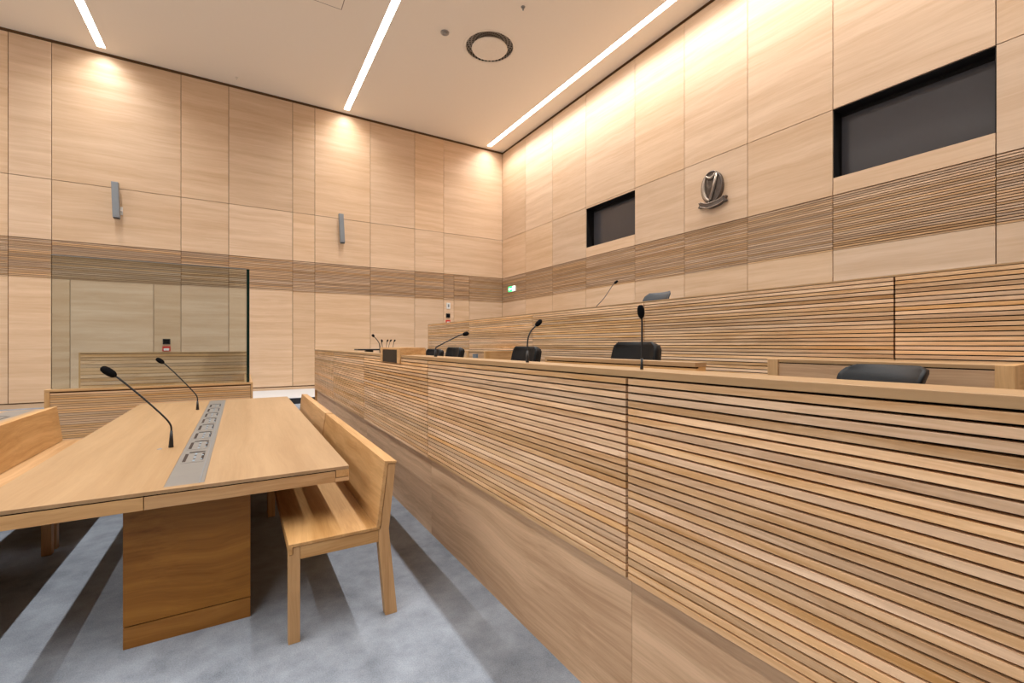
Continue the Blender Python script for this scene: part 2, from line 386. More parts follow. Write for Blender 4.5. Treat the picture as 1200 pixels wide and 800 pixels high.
t = thing('air_diffuser', 'round ceiling air diffuser with perforated dark ring between two light strips', 'air vent', (DC[0], DC[1], HC - 0.05))
def ring(mb, c, prof, seg=64, m=0, mfun=None):
    vs = []; n = len(prof)
    for k in range(seg):
        a = 2 * PI * k / seg
        for (r, z) in prof: vs.append((c[0] + r * math.cos(a), c[1] + r * math.sin(a), z))
    for k in range(seg):
        for i in range(n - 1):
            q = (k * n + i, ((k + 1) % seg) * n + i, ((k + 1) % seg) * n + i + 1, k * n + i + 1)
            mb.add([vs[j] for j in q], [(0, 1, 2, 3)], m if mfun is None else mfun(k, i), 0.5, True)
    return mb
ring(MB(), DC, [(DR - 0.03, HC + 0.01), (DR - 0.02, HC - 0.006), (DR + 0.02, HC - 0.007), (DR + 0.045, HC - 0.001)]).build('trim_ring', 'disc', t, fix=False)
ring(MB(), DC, [(DR - 0.005, HC + 0.0), (DR - 0.005, HC + 0.13), (0.02, HC + 0.13)], m=0).build('duct', 'duct', t, fix=False)
pf = MB()
ring(pf, DC, [(DR - 0.010, HC + 0.004), (DR - 0.010, HC + 0.020), (DR - 0.010, HC + 0.056), (DR - 0.010, HC + 0.070), (DR - 0.010, HC + 0.106), (DR - 0.010, HC + 0.125)] + [(DR - 0.030 - 0.035 * j, HC + 0.125) for j in range(12)],
     seg=84, mfun=lambda k, i: 1 if (k % 2 == 0 and i in (1, 3, 6, 8, 10, 12, 14)) else 0)
pf.build('perforated_band', ['duct', 'gap'], t, fix=False)
dd = MB(); rr = 0.415
prof = [(0.001, HC - 0.055), (rr - 0.04, HC - 0.058), (rr - 0.008, HC - 0.05), (rr, HC - 0.035), (rr - 0.01, HC - 0.02), (0.001, HC - 0.015)]
ring(dd, DC, prof); dd.build('disc', 'disc', t, fix=False)
MB().cyl((DC[0], DC[1], HC - 0.02), 0.05, 0.15).build('stem', 'duct', t)

t = thing('smoke_detector', 'small round grey detector on the ceiling left of the round air diffuser', 'smoke detector', (3.88, 9.36, HC - 0.03))
MB().tube([(3.88, 9.36, HC), (3.88, 9.36, HC - 0.02)], [0.095, 0.09], 28).build('base', 'steel2', t)
MB().tube([(3.88, 9.36, HC - 0.02), (3.88, 9.36, HC - 0.045)], [0.07, 0.05], 28).build('sensor_head', 'steel', t)
t = thing('sprinkler', 'tiny ceiling sprinkler near the top edge, right of the air diffuser', 'sprinkler', (4.96, 7.83, HC - 0.04))
MB().tube([(4.96, 7.83, HC), (4.96, 7.83, HC - 0.012)], [0.045, 0.04], 20).build('rosette', 'steel', t)
MB().tube([(4.96, 7.83, HC - 0.012), (4.96, 7.83, HC - 0.06), (4.96, 7.83, HC - 0.064)], [0.010, 0.010, 0.018], 12).build('nozzle', 'alu', t)
t = thing('sprinkler', 'tiny pale ceiling sprinkler close to the end wall above the door wall', 'sprinkler', (-0.095, 13.72, HC - 0.02))
MB().tube([(-0.095, 13.72, HC), (-0.095, 13.72, HC - 0.02)], [0.04, 0.035], 20).build('rosette', 'disc', t)
MB().tube([(-0.095, 13.72, HC - 0.02), (-0.095, 13.72, HC - 0.05)], [0.012, 0.016], 12).build('nozzle', 'disc', t)
t = thing('access_hatch', 'square flush access hatch in the ceiling at the top edge of the view', 'hatch', (1.4, 9.45, HC - 0.002))
h = MB(); x0, x1, y0, y1 = 1.0, 1.79, 9.04, 9.83
for (a, b, c, d) in ((x0, x1, y0, y0 + .012), (x0, x1, y1 - .012, y1), (x0, x0 + .012, y0, y1), (x1 - .012, x1, y0, y1)): h.box(a, b, c, d, HC - 0.002, HC + 0.001)
h.build('frame', 'gapbrown', t)
MB().box(x0 + .012, x1 - .012, y0 + .012, y1 - .012, HC - 0.003, HC + 0.001).build('lid', 'ceil', t)

# ------------------------------------------------------------ long slatted clerks' desk
XD = 1.193; PITCH = 0.0269; FACE = 0.0204
SEAM = [-2.87, -0.84, 1.185, 3.21, 5.235, 7.2, 9.17]
desk = thing('clerks_desk', 'long slatted oak desk running from the right foreground to the end wall', 'desk', (1.35, 3.1, 0))
for a, b in zip(SEAM[:-1], SEAM[1:]):
    sl = MB(); sl.slats('y', a + 0.006, b - 0.006, XD, 0.029, 0.5775, 1.2995, PITCH, FACE).build('slat_panel', 'slat_y', desk, bevel=0.0007)
    MB().box(XD + 0.034, XD + 0.052, a + 0.0105, b + 0.0085, 0.0, 0.566).build('base_panel', 'base_y', desk)
MB().box(XD + 0.029, XD + 0.034, SEAM[0], SEAM[-1] - 0.006, 0.572, 1.30).build('backing', 'gap', desk)
MB().box(XD + 0.034, XD + 0.06, SEAM[0], SEAM[-1], 0.566, 1.30).build('core', 'base_y', desk)
MB().box(XD + 0.045, XD + 0.056, SEAM[0], SEAM[-1] - 0.01, 0.0, 0.566).build('base_backing', 'gapbrown', desk)
MB().box(XD, XD + 0.17, SEAM[0], SEAM[-1], 1.3035, 1.328).build('top_rail', 'top_y', desk, bevel=0.0015)
MB().box(XD, XD + 0.06, SEAM[-1] - 0.006, SEAM[-1] + 0.02, 0.0, 1.3035).build('end_post', 'slat_y', desk, bevel=0.001)
MB().box(XD + 0.15, 1.95, SEAM[0], SEAM[-1], 1.225, 1.25).build('worktop', 'top_y', desk, bevel=0.002)
for y in (-2.6, -0.8, 1.2, 3.2, 5.2, 7.2, 9.1):
    MB().box(XD + 0.06, 1.62, y, y + 0.03, 0.57, 1.225).build('support', 'oak_z', desk)
# shelf risers standing on the desk
def riser(x0, x1, y0, y1, z0, z1, label, top='top_y'):
    z0 += 0.001
    t = thing('desk_riser', label, 'shelf', ((x0 + x1) / 2, (y0 + y1) / 2, z0), 'oak risers on the clerks desk')
    MB().box(x0, x1, y0, y1, z1 - 0.018, z1).build('top', top, t, bevel=0.0015)
    MB().box(x0 + 0.004, x0 + 0.022, y0 + 0.0, y1, z0, z1 - 0.023).build('front_panel', 'oak_y', t, bevel=0.001)
    MB().box(x0 + 0.022, x1 - 0.005, y0, y0 + 0.018, z0, z1 - 0.018).build('side_panel', 'oak_x', t)
    MB().box(x0 + 0.022, x1 - 0.005, y1 - 0.018, y1, z0, z1 - 0.018).build('side_panel', 'oak_x', t)
    MB().box(x0 + 0.012, x1 - 0.01, y0 + 0.004, y1 - 0.004, z1 - 0.0235, z1 - 0.0175).build('shadow_gap', 'gap', t)
riser(1.44, 1.505, 1.085, 2.05, 1.25, 1.3535, 'long low oak riser on the desk in front of the middle black chair')
riser(1.44, 1.505, 4.085, 4.62, 1.25, 1.382, 'short oak riser on the desk beside the dark-fronted box')
# recessed equipment box in the desk front
eb = MB(); bx0, bx1 = XD - 0.012, XD + 0.22; ey0, ey1 = 3.86, 4.50; ez0, ez1 = 1.255, 1.392
eb.box(bx0, bx1, ey0, ey0 + 0.085, ez0, ez1 - 0.018).box(bx0, bx1, ey1 - 0.085, ey1, ez0, ez1 - 0.018).box(bx0, bx1, ey0, ey1, ez1 - 0.018, ez1)
eo = eb.build('equipment_box', 'oak_y', desk, bevel=0.001)
MB().box(bx0 + 0.004, bx0 + 0.03, ey0 + 0.085, ey1 - 0.085, ez0, ez1 - 0.018).build('dark_panel', 'dark_oak', eo)

# ------------------------------------------------------------ judge bench
XU = 3.48; YU = 9.317
jb = thing('judge_bench', 'high slatted oak judge bench rising behind the clerks desk', 'judge bench', (3.6, 3.2, 0.57))
SU = [-2.87, -0.84, 1.188, 3.22, 5.25, 7.285, YU]
for a, b in zip(SU[:-1], SU[1:]):
    MB().slats('y', a + 0.005, b - 0.005, XU, 0.026, 0.6112, 1.8385, 0.0268, 0.0206).build('slat_panel', 'slat_y', jb, bevel=0.0007)
MB().box(XU + 0.026, XU + 0.03, SU[0], YU, 0.57, 1.840).build('backing', 'gap', jb)
MB().box(XU + 0.03, XU + 0.05, SU[0], YU, 0.57, 1.84).build('core', 'oak_y', jb)
MB().box(XU, XU + 0.17, SU[0], YU + 0.02, 1.8415, 1.853).build('top_rail', 'top_y', jb, bevel=0.0015)
MB().box(XU, XU + 0.05, YU, YU + 0.02, 0.57, 1.8415).build('end_post', 'oak_z', jb)
MB().box(XU + 0.17, 4.25, SU[0], YU, 1.735, 1.76).build('worktop', 'top_y', jb)
for y in (-2.6, -0.8, 1.2, 3.2, 5.2, 7.2, 9.1):
    MB().box(XU + 0.052, 4.2, y, y + 0.03, 1.0, 1.735).build('support', 'oak_z', jb)

# ------------------------------------------------------------ low oak tables against the judge bench
def low_table(y0, y1, label, x0=2.985, x1=3.46, top=1.325):
    t = thing('side_table', label, 'table', ((x0 + x1) / 2, (y0 + y1) / 2, 0.57), 'low oak tables in front of the judge bench')
    MB().box(x0 + 0.0, x1, y0 + 0.065, y1 - 0.065, top - 0.02, top).build('tabletop', 'top_y', t, bevel=0.0015)
    MB().box(x0 + 0.012, x1 - 0.02, y0 + 0.065, y1 - 0.065, top - 0.026, top - 0.02).build('shadow_gap', 'gap', t)
    MB().box(x0 + 0.004, x0 + 0.026, y0 + 0.065, y1 - 0.065, 0.70, top - 0.026).build('front_panel', 'base_y', t, bevel=0.001)
    for y in (y0, y1 - 0.065):
        MB().box(x0 - 0.01, x0 + 0.06, y, y + 0.065, 0.57, top).build('leg', 'oak_z', t, bevel=0.0015)
        MB().box(x1 - 0.06, x1, y, y + 0.065, 0.57, top).build('leg', 'oak_z', t, bevel=0.0015)
        MB().box(x0 + 0.06, x1 - 0.06, y + 0.01, y + 0.055, top - 0.16, top).build('end_rail', 'oak_x', t)
low_table(0.578, 1.69, 'low oak table with end posts behind the nearest black chair')
low_table(5.68, 6.33, 'small low oak table against the judge bench beyond the mid desk microphone')

cp = thing('cup', 'small slate blue cup on the clerks desk beside a black chair', 'cup', (1.84, 3.72, 1.25))
prof = [(0.001, 1.251), (0.021, 1.251), (0.025, 1.29), (0.026, 1.333), (0.023, 1.333), (0.022, 1.29), (0.018, 1.258), (0.001, 1.258)]
ring(MB(), (1.84, 3.72), prof, 24).build('body', 'bluecup', cp, fix=False)

# ------------------------------------------------------------ chairs
def shell(mb, w0, w1, z0, z1, x0, lean, curve, th, roll=0.0, rnd=0.10, nu=18, nv=14, side=0.0):
    """curved upholstered back, open side towards -x; local origin at the floor below the seat"""
    F = []; B = []
    for j in range(nv + 1):
        v = j / nv; z = z0 + (z1 - z0) * v
        d = (z1 - z)
        hw = (w0 + (w1 - w0) * v) / 2
        if d < rnd: hw -= rnd * (1 - math.sqrt(max(0, 1 - (1 - d / rnd) ** 2))) * 0.8
        for i in range(nu + 1):
            u = -1 + 2 * i / nu; y = u * hw
            x = x0 + lean * v - curve * u * u + roll * max(0, v - 0.72) ** 2 * 12
            e = min(1, (1 - abs(u)) * 6 + 0.35) * min(1, (1 - v) * 7 + 0.35)
            F.append((x, y, z)); B.append((x + th * e, y + side * u, z))
    n = (nu + 1) * (nv + 1); W_ = nu + 1
    fs = []
    for j in range(nv):
        for i in range(nu):
            a = j * W_ + i; fs.append((a, a + 1, a + 1 + W_, a + W_)); fs.append((n + a, n + a + W_, n + a + 1 + W_, n + a + 1))
    for i in range(nu):
        fs.append((i, n + i, n + i + 1, i + 1)); a = nv * W_ + i; fs.append((a, a + 1, n + a + 1, n + a))
    for j in range(nv):
        a = j * W_; fs.append((a, a + W_, n + a + W_, n + a)); a = j * W_ + nu; fs.append((a, n + a, n + a + W_, a + W_))
    mb.add(F + B, fs, 0, 0.5, True)
def chair(label, loc, rz, top=0.86, w0=0.46, w1=0.41, lm='leather', curve=0.05, lean=0.07, roll=0.0, rnd=0.05, name='office_chair', cat='chair', group='black chairs behind the clerks desk', th=0.07):
    t = thing(name, label, cat, (0, 0, 0), group)
    b = MB(); shell(b, w0, w1, 0.50, top, 0.20, lean, curve, th, roll, rnd); b.build('backrest', lm, t)
    s_ = MB(); pts = []
    for k in range(28):
        a = 2 * PI * k / 28; c_, q = math.cos(a), math.sin(a)
        pts.append((0.0 + 0.25 * math.copysign(abs(c_) ** 0.45, c_), 0.245 * math.copysign(abs(q) ** 0.45, q)))
    s_.prism(pts, 'z', 0.41, 0.485, smooth=False); s_.build('seat', lm, t, bevel=0.018)
    MB().box(0.16, 0.27, -0.035, 0.035, 0.385, 0.41).box(0.255, 0.275, -0.035, 0.035, 0.385, 0.62).build('back_bracket', 'black', t)
    MB().tube([(0, 0, 0.10), (0, 0, 0.22), (0, 0, 0.221), (0, 0, 0.41)], [0.035, 0.035, 0.02, 0.02], 16).build('gas_column', 'black', t)
    for k in range(5):
        a = 2 * PI * k / 5 + 0.3; c_, q = math.cos(a), math.sin(a)
        ft = MB().tube([(0.02 * c_, 0.02 * q, 0.11), (0.28 * c_, 0.28 * q, 0.075)], [0.028, 0.016], 10).build('foot', 'black', t)
        MB().cyl((0.28 * c_ - 0.022 * q, 0.28 * q + 0.022 * c_, 0.028), 0.028, 0.001, 'z', 4).tube([(0.28 * c_ - 0.02 * q, 0.28 * q + 0.02 * c_, 0.028), (0.28 * c_ + 0.02 * q, 0.28 * q - 0.02 * c_, 0.028)], 0.028, 14).build('caster', 'black', ft)
    t.location = loc; t.rotation_euler = (0, 0, rz); return t
chair('black office chair behind the long riser, middle of the clerks desk', (1.95, 2.12, 0.57), math.radians(-6), top=0.868, w0=0.47, w1=0.39)
chair('black office chair behind the tall curved desk microphone', (1.95, 3.42, 0.57), math.radians(-4), top=0.835)
chair('black office chair with upright square back near the far end of the desk', (1.95, 4.99, 0.57), math.radians(-3), top=0.818, w0=0.46, w1=0.43)
chair('black office chair farthest along the clerks desk, partly behind another', (1.95, 5.62, 0.57), math.radians(4), top=0.79)
chair('black curved-back chair nearest the camera in front of the low oak table', (2.47, 1.03, 0.57), math.radians(-12), top=0.748, w0=0.30, w1=0.40, rnd=0.075, curve=0.07, lean=0.10, roll=0.06)
chair('slate grey leather judge chair rising behind the judge bench', (4.42, 4.08, 1.0), math.radians(0), top=1.105, w0=0.44, w1=0.42, lm='leather_grey', rnd=0.05, roll=0.10, lean=0.03, name='judge_chair', group=None, th=0.03)

# ------------------------------------------------------------ microphones
def microphone(label, pts, head, r=0.0045, hr=0.016, group='gooseneck microphones', base='taper', foot=0.012):
    """gooseneck microphone through world points, head = (start, end) of the capsule"""
    pts = [(pts[0][0], pts[0][1], pts[0][2] + 0.001)] + list(pts[1:]); b = Vector(pts[0]); t = thing('microphone', label, 'microphone', b, group)
    P = [Vector(p) for p in pts]
    P = [P[0]] + P[1:]
    # smooth the path above the base
    Q = [P[1]]
    for i in range(1, len(P) - 1):
        p0, p1, p2, p3 = P[max(i - 1, 1)], P[i], P[i + 1], P[min(i + 2, len(P) - 1)]
        for k in range(1, 7):
            s = k / 6
            Q.append(0.5 * ((2 * p1) + (p2 - p0) * s + (2 * p0 - 5 * p1 + 4 * p2 - p3) * s * s + (3 * p1 - p0 - 3 * p2 + p3) * s ** 3))
    MB().tube([b, b + Vector((0, 0, 0.006)), b.lerp(P[1], 0.45), P[1]], [foot, foot, foot * 0.8, r * 1.3], 14).build('base', 'black', t)
    MB().tube(Q + [Vector(head[0])], r, 10).build('gooseneck', 'black', t)
    h0, h1 = Vector(head[0]), Vector(head[1]); d = h1 - h0
    MB().tube([h0 - d * 0.06, h0, h0 + d * 0.12, h0 + d * 0.35, h0 + d * 0.65, h0 + d * 0.88, h0 + d * 0.98, h1],
              [r * 1.2, hr * 0.55, hr * 0.85, hr, hr, hr * 0.8, hr * 0.45, hr * 0.12], 16).build('windshield', 'blackmatt', t)
    return t
microphone('black gooseneck microphone on the counsel table, the nearer one, leaning left', [(-0.383, 3.616, 0.76), (-0.381, 3.616, 0.868), (-0.388, 3.616, 0.91), (-0.429, 3.616, 0.972), (-0.535, 3.616, 1.098), (-0.635, 3.616, 1.207)],
           ((-0.657, 3.616, 1.228), (-0.722, 3.616, 1.283)), r=0.0055, hr=0.023, foot=0.014)
microphone('black gooseneck microphone on the counsel table, the farther one', [(-0.374, 5.558, 0.76), (-0.374, 5.558, 0.85), (-0.384, 5.558, 0.907), (-0.45, 5.558, 1.0), (-0.558, 5.558, 1.137), (-0.63, 5.558, 1.22)],
           ((-0.648, 5.558, 1.238), (-0.705, 5.558, 1.285)), r=0.0055, hr=0.022, foot=0.014)
microphone('black curved microphone on the desk in front of a black chair, head tilted right', [(1.25, 1.932, 1.328), (1.25, 1.932, 1.39), (1.25, 1.932, 1.42), (1.256, 1.932, 1.457), (1.271, 1.932, 1.488), (1.295, 1.932, 1.510)],
           ((1.302, 1.932, 1.517), (1.337, 1.932, 1.545)), r=0.0038, hr=0.0125, foot=0.009)
microphone('tall straight black microphone on the desk rail, seen head-on', [(1.255, 1.172, 1.328), (1.255, 1.172, 1.37), (1.257, 1.173, 1.43), (1.256, 1.172, 1.50), (1.252, 1.170, 1.514)],
           ((1.250, 1.169, 1.518), (1.235, 1.160, 1.562)), r=0.0035, hr=0.0125, foot=0.006)
microphone('thin black microphone stretching right across the two farthest black chairs', [(1.25, 3.194, 1.328), (1.25, 3.194, 1.38), (1.252, 3.194, 1.395), (1.274, 3.194, 1.41), (1.434, 3.194, 1.486), (1.463, 3.194, 1.494)],
           ((1.475, 3.194, 1.497), (1.523, 3.194, 1.508)), r=0.005, hr=0.016)
microphone('small black microphone leaning left above the flat monitor', [(1.304, 4.95, 1.328), (1.296, 4.95, 1.38), (1.288, 4.95, 1.434), (1.262, 4.95, 1.475), (1.240, 4.95, 1.497)],
           ((1.235, 4.95, 1.503), (1.213, 4.95, 1.528)), r=0.0045, hr=0.014)
microphone('thin grey microphone standing on the judge bench worktop', [(3.88, 4.5, 1.76), (3.93, 4.5, 1.85), (4.0, 4.5, 1.93), (4.119, 4.5, 2.034), (4.271, 4.5, 2.214), (4.30, 4.5, 2.238)],
           ((4.305, 4.5, 2.242), (4.36, 4.5, 2.278)), r=0.0045, hr=0.017)
ML = ['leftmost, shortest', 'second from the left', 'third from the left', 'fourth from the left', 'rightmost']
for i, (x, y, dx, zt) in enumerate(((1.640, 6.24, 0.02, 1.478), (1.680, 6.26, -0.018, 1.488), (1.712, 6.22, 0.018, 1.486), (1.757, 6.27, 0.03, 1.487), (1.806, 6.23, 0.025, 1.486))):
    microphone('tiny distant microphone at the far end of the desk, %s of five' % ML[i], [(x, y, 1.25), (x, y, 1.33), (x + dx * 0.3, y, 1.40), (x + dx * 0.8, y, zt - 0.03)],
               ((x + dx * 0.85, y, zt - 0.025), (x + dx * 1.3, y - 0.02, zt)), r=0.0034, hr=0.0105, foot=0.006, group='row of five tiny microphones')

t = thing('monitor', 'thin black flat monitor lying low on the far part of the clerks desk', 'monitor', (1.56, 6.5, 1.25))
MB().box(1.375, 1.72, 6.38, 6.62, 1.338, 1.358).build('display', 'black', t, bevel=0.004)
MB().box(1.50, 1.60, 6.46, 6.54, 1.256, 1.338).build('stand', 'black', t)
MB().box(1.44, 1.66, 6.40, 6.60, 1.251, 1.256).build('foot', 'black', t)

# ------------------------------------------------------------ counsel table
TX0, TX1, TY0, TY1, TZ = -0.952, 0.507, 2.575, 6.40, 0.76
CX0, CX1 = -0.307, -0.149
def counsel_table():
    t = thing('counsel_table', 'large oak counsel table with a steel cable trough down the middle', 'table', (-0.22, 4.5, 0))
    tp = MB(); zt, zb = TZ, TZ - 0.016
    tp.box(TX0, CX0, TY0, TY1, zb, zt, 0, 0.31).box(CX1, TX1, TY0, TY1, zb, zt, 0, 0.62)
    tp.box(CX0, CX1, TY0, TY0 + 0.045, zb, zt, 0, 0.31).box(CX0, CX1, TY1 - 0.02, TY1, zb, zt, 0, 0.62)
    tp.build('tabletop', 'top_y', t)
    MB().box(TX0 + 0.006, TX1 - 0.006, TY0 + 0.006, TY1 - 0.006, zb - 0.006, zb - 0.0002).build('shadow_gap', 'gap', t)
    a = MB(); z1 = zb - 0.006; z0 = 0.680
    a.box(-0.370, TX1 - 0.07, TY0, TY0 + 0.022, z0, z1).box(TX1 - 0.07, TX1, TY0, TY0 + 0.022, z0, 0.7)
    a.build('front_apron', 'oak_x', t, bevel=0.0015)
    MB().box(TX0 + 0.0, -0.373, TY0, TY0 + 0.022, z0, z1).build('front_apron', 'oak_x', t, bevel=0.0015)
    MB().box(TX1 - 0.067, TX1, TY0, TY1, 0.704, z1 + 0.004).build('side_apron', 'oak_y', t, bevel=0.0012)
    MB().box(TX0, TX0 + 0.03, TY0 + 0.024, TY1, z0, z1).build('side_apron', 'oak_y', t, bevel=0.0012)
    MB().box(TX0 + 0.03, TX1 - 0.067, TY1 - 0.022, TY1, z0, z1).build('rear_apron', 'oak_x', t)
    MB().box(-0.469, 0.044, 2.73, 6.2, 0.105, 0.735).build('pedestal', 'ped_x', t, bevel=0.001)
    MB().box(-0.463, 0.038, 2.737, 6.19, 0.10, 0.105).build('shadow_gap', 'gap', t)
    MB().box(-0.469, 0.044, 2.73, 6.2, 0.0, 0.10).build('plinth', 'ped_x', t, bevel=0.001)
    tr = MB().box(CX0 + 0.001, CX1 - 0.001, TY0 + 0.047, TY1 - 0.022, TZ - 0.012, TZ - 0.001).build('cable_trough', 'steel', t)
    MB().box(CX1 - 0.022, CX1 - 0.018, TY0 + 0.05, TY1 - 0.03, TZ - 0.0012, TZ + 0.001).build('trough_edge', 'alu', tr)
    for k in range(8):
        y = 3.24 + 0.371 * k; c = CX0; zz = TZ - 0.0008
        MB().box(c + 0.020, c + 0.127, y - 0.145, y + 0.165, zz, zz + 0.0012).build('socket_plate', 'steel', tr)
        q = MB(); z2 = zz + 0.0012
        q.box(c + 0.024, c + 0.040, y - 0.115, y + 0.10, z2, z2 + 0.0008, 0)
        q.box(c + 0.110, c + 0.122, y - 0.10, y + 0.09, z2, z2 + 0.0008, 0)
        q.box(c + 0.040, c + 0.120, y + 0.118, y + 0.15, z2, z2 + 0.0009, 1)
        q.box(c + 0.072, c + 0.083, y - 0.12, y + 0.11, z2, z2 + 0.0008, 3)
        for j in range(5): q.box(c + 0.072, c + 0.083, y - 0.115 + 0.046 * j, y - 0.095 + 0.046 * j, z2 + 0.0008, z2 + 0.0014, 1 if j % 2 else 2)
        for j in range(2): q.box(c + 0.108, c + 0.118, y - 0.09 + 0.11 * j, y - 0.07 + 0.11 * j, z2 + 0.0008, z2 + 0.0014, 2)
        q.build('socket_slots', ['brownslot', 'black', 'blueplug', 'alu'], tr)
    MB().cyl((-0.439, 3.594, TZ - 0.001), 0.014, 0.0022).build('cable_grommet', 'alu', t)
    return t
counsel_table()

lt = thing('counsel_table', 'second oak table beyond the left bench, only its grey-troughed corner visible', 'table', (-2.1, 4.4, 0))
lx0, lx1, ly0, ly1 = -2.75, -1.70, 2.575, 6.45
MB().box(lx0, -1.985, ly0, ly1, 0.738, 0.76).box(-1.78, lx1, ly0, ly1, 0.738, 0.76).box(-1.985, -1.78, ly0, ly0 + 0.05, 0.738, 0.76).box(-1.985, -1.78, ly1 - 0.03, ly1, 0.738, 0.76).build('tabletop', 'top_y', lt, bevel=0.0015)
tr = MB().box(-1.984, -1.781, ly0 + 0.05, ly1 - 0.03, 0.748, 0.759).build('cable_trough', 'steel', lt)
for k in range(8):
    y = 3.24 + 0.371 * k
    MB().box(-1.96, -1.945, y - 0.1, y + 0.1, 0.759, 0.760).box(-1.83, -1.815, y - 0.1, y + 0.1, 0.759, 0.760).box(-1.93, -1.85, y + 0.125, y + 0.15, 0.759, 0.7602).build('socket_slots', 'black', tr)
MB().box(lx0, lx1, ly0, ly0 + 0.022, 0.68, 0.738).box(lx0, lx0 + 0.03, ly0 + 0.022, ly1, 0.68, 0.738).box(lx1 - 0.03, lx1, ly0 + 0.022, ly1, 0.68, 0.738).build('apron', 'oak_y', lt)
MB().box(-2.45, -2.0, 2.73, 6.2, 0.0, 0.738).build('pedestal', 'ped_x', lt)

# ------------------------------------------------------------ benches
def bench(x, y, sgn, L, label):
    """seat front edge at x, bench deepens towards +x*sgn"""
    t = thing('bench', label, 'bench', (x + sgn * 0.25, y, 0), 'oak benches at the counsel table')
    def X(v): return x + sgn * v
    def bx(mb, a, b, *r): return mb.box(min(X(a), X(b)), max(X(a), X(b)), *r)
    y1 = y + L
    st = MB(); prof = [(0.0, 0.425), (0.0, 0.474), (0.428, 0.474), (0.428, 0.459), (0.018, 0.459), (0.018, 0.425)]
    st.prism([(X(a), z) for a, z in prof], 'y', y, y1); st.build('seat', 'oak_y', t, bevel=0.0015)
    bp = MB(); prof = [(0.410, 0.476), (0.423, 0.455), (0.434, 0.455), (0.470, 0.790), (0.512, 0.790), (0.515, 0.802), (0.459, 0.812), (0.449, 0.812)]
    prof = [(0.411, 0.4745), (0.431, 0.4745), (0.470, 0.796), (0.514, 0.792), (0.516, 0.804), (0.453, 0.811)]
    bp.prism([(X(a), z) for a, z in prof], 'y', y, y1); bp.build('backrest', 'oak_y', t, bevel=0.0015)
    for yy in (y + 0.004, y1 - 0.054):
        lg = MB(); lg.prism([(X(a), z) for a, z in ((0.0, 0.0), (0.051, 0.0), (0.051, 0.457), (0.020, 0.457), (0.020, 0.423), (0.0, 0.423))], 'y', yy, yy + 0.05)
        lg.build('leg', 'oak_z', t, bevel=0.0015)
        lg = MB(); lg.prism([(X(a), z) for a, z in ((0.458, 0.0), (0.520, 0.0), (0.476, 0.45), (0.512, 0.790), (0.472, 0.794), (0.434, 0.472), (0.430, 0.457), (0.423, 0.457), (0.423, 0.385))], 'y', yy, yy + 0.05)
        lg.build('leg', 'oak_z', t, bevel=0.0015)
        bx(MB(), 0.052, 0.422, yy, yy + 0.025, 0.395, 0.457).build('end_rail', 'oak_x', t, bevel=0.0012)
    bx(MB(), 0.03, 0.05, y + 0.055, y1 - 0.055, 0.40, 0.457).build('seat_rail', 'oak_y', t)
    bx(MB(), 0.39, 0.415, y + 0.055, y1 - 0.055, 0.40, 0.457).build('seat_rail', 'oak_y', t)
    return t
bench(0.193, 2.37, 1, 1.900, 'oak bench with slanted back on the right of the table, nearest the camera')
bench(0.193, 4.315, 1, 1.80, 'second oak bench on the right of the table, directly behind the nearest one')
bench(-1.095, 2.37, -1, 1.900, 'oak bench on the left of the table, its seat half hidden at the left edge')
bench(-1.095, 4.315, -1, 1.80, 'oak bench on the left of the table, its back ending before the slatted dock')

# ------------------------------------------------------------ dock with glass screen
dk = thing('dock', 'low slatted oak dock enclosure standing in front of the end wall', 'dock', (-0.9, 8.2, 0))
d0, d1, dy = -1.93, 0.145, 7.2
MB().slats('x', d0 + 0.045, d1 - 0.03, dy, 0.018, 0.03, 0.868, 0.0268, 0.0212).build('slat_panel', 'slat_x', dk, bevel=0.001)
MB().box(d0 + 0.03, d1 - 0.02, dy + 0.018, dy + 0.05, 0.0, 0.87).build('backing', 'gapbrown', dk)
MB().box(d0, d0 + 0.045, dy - 0.004, dy + 0.06, 0.0, 0.872).build('end_post', 'oak_z', dk, bevel=0.0015)
MB().box(d1 - 0.026, d1, dy - 0.004, dy + 0.06, 0.0, 0.872).build('end_post', 'oak_z', dk, bevel=0.0015)
MB().box(d0, d1, dy - 0.005, dy + 0.10, 0.873, 0.90).build('top_rail', 'oak_x', dk, bevel=0.0015)
for x0 in (d0, d1 - 0.09):
    hz = 0.88 if x0 > -1 else 0.50
    MB().box(x0, x0 + 0.09, dy + 0.10, 9.30, 0.0, hz).build('side_panel', 'slat_y', dk)
    MB().box(x0 - 0.0, x0 + 0.09, dy + 0.10, 9.28, hz, hz + 0.02).build('side_rail', 'oak_y', dk)
rp = MB(); rp.slats('x', -2.10, 0.085, 9.32, 0.018, 0.10, 1.285, 0.0535, 0.0475).build('rear_slat_panel', 'slat_x', dk)
MB().box(-2.12, -2.10, 9.32, 9.36, 0.0, 1.29).box(0.085, 0.118, 9.32, 9.36, 0, 1.29).build('rear_post', 'oak_z', dk)
MB().box(-2.10, 0.085, 9.338, 9.35, 0.0, 1.28).build('rear_backing', 'gapbrown', dk)
MB().box(-2.12, 0.118, 9.31, 9.37, 1.285, 1.297).build('rear_rail', 'oak_x', dk)
gs = thing('glass_screen', 'tinted frameless glass screen standing on the slatted dock', 'glass screen', (-0.9, 7.23, 0.90))
MB().box(-1.88, 0.068, 7.222, 7.234, 0.901, 2.455).build('pane', 'glass', gs)
MB().box(0.070, 0.086, 7.238, 9.25, 0.901, 2.455).build('side_pane', 'glass', gs)
MB().box(0.0695, 0.105, 7.218, 7.237, 0.901, 2.455).build('pane_edge', 'glassedge', gs)
MB().box(-1.88, 0.068, 7.2205, 7.2355, 2.455, 2.461).build('top_edge', 'alu', gs)

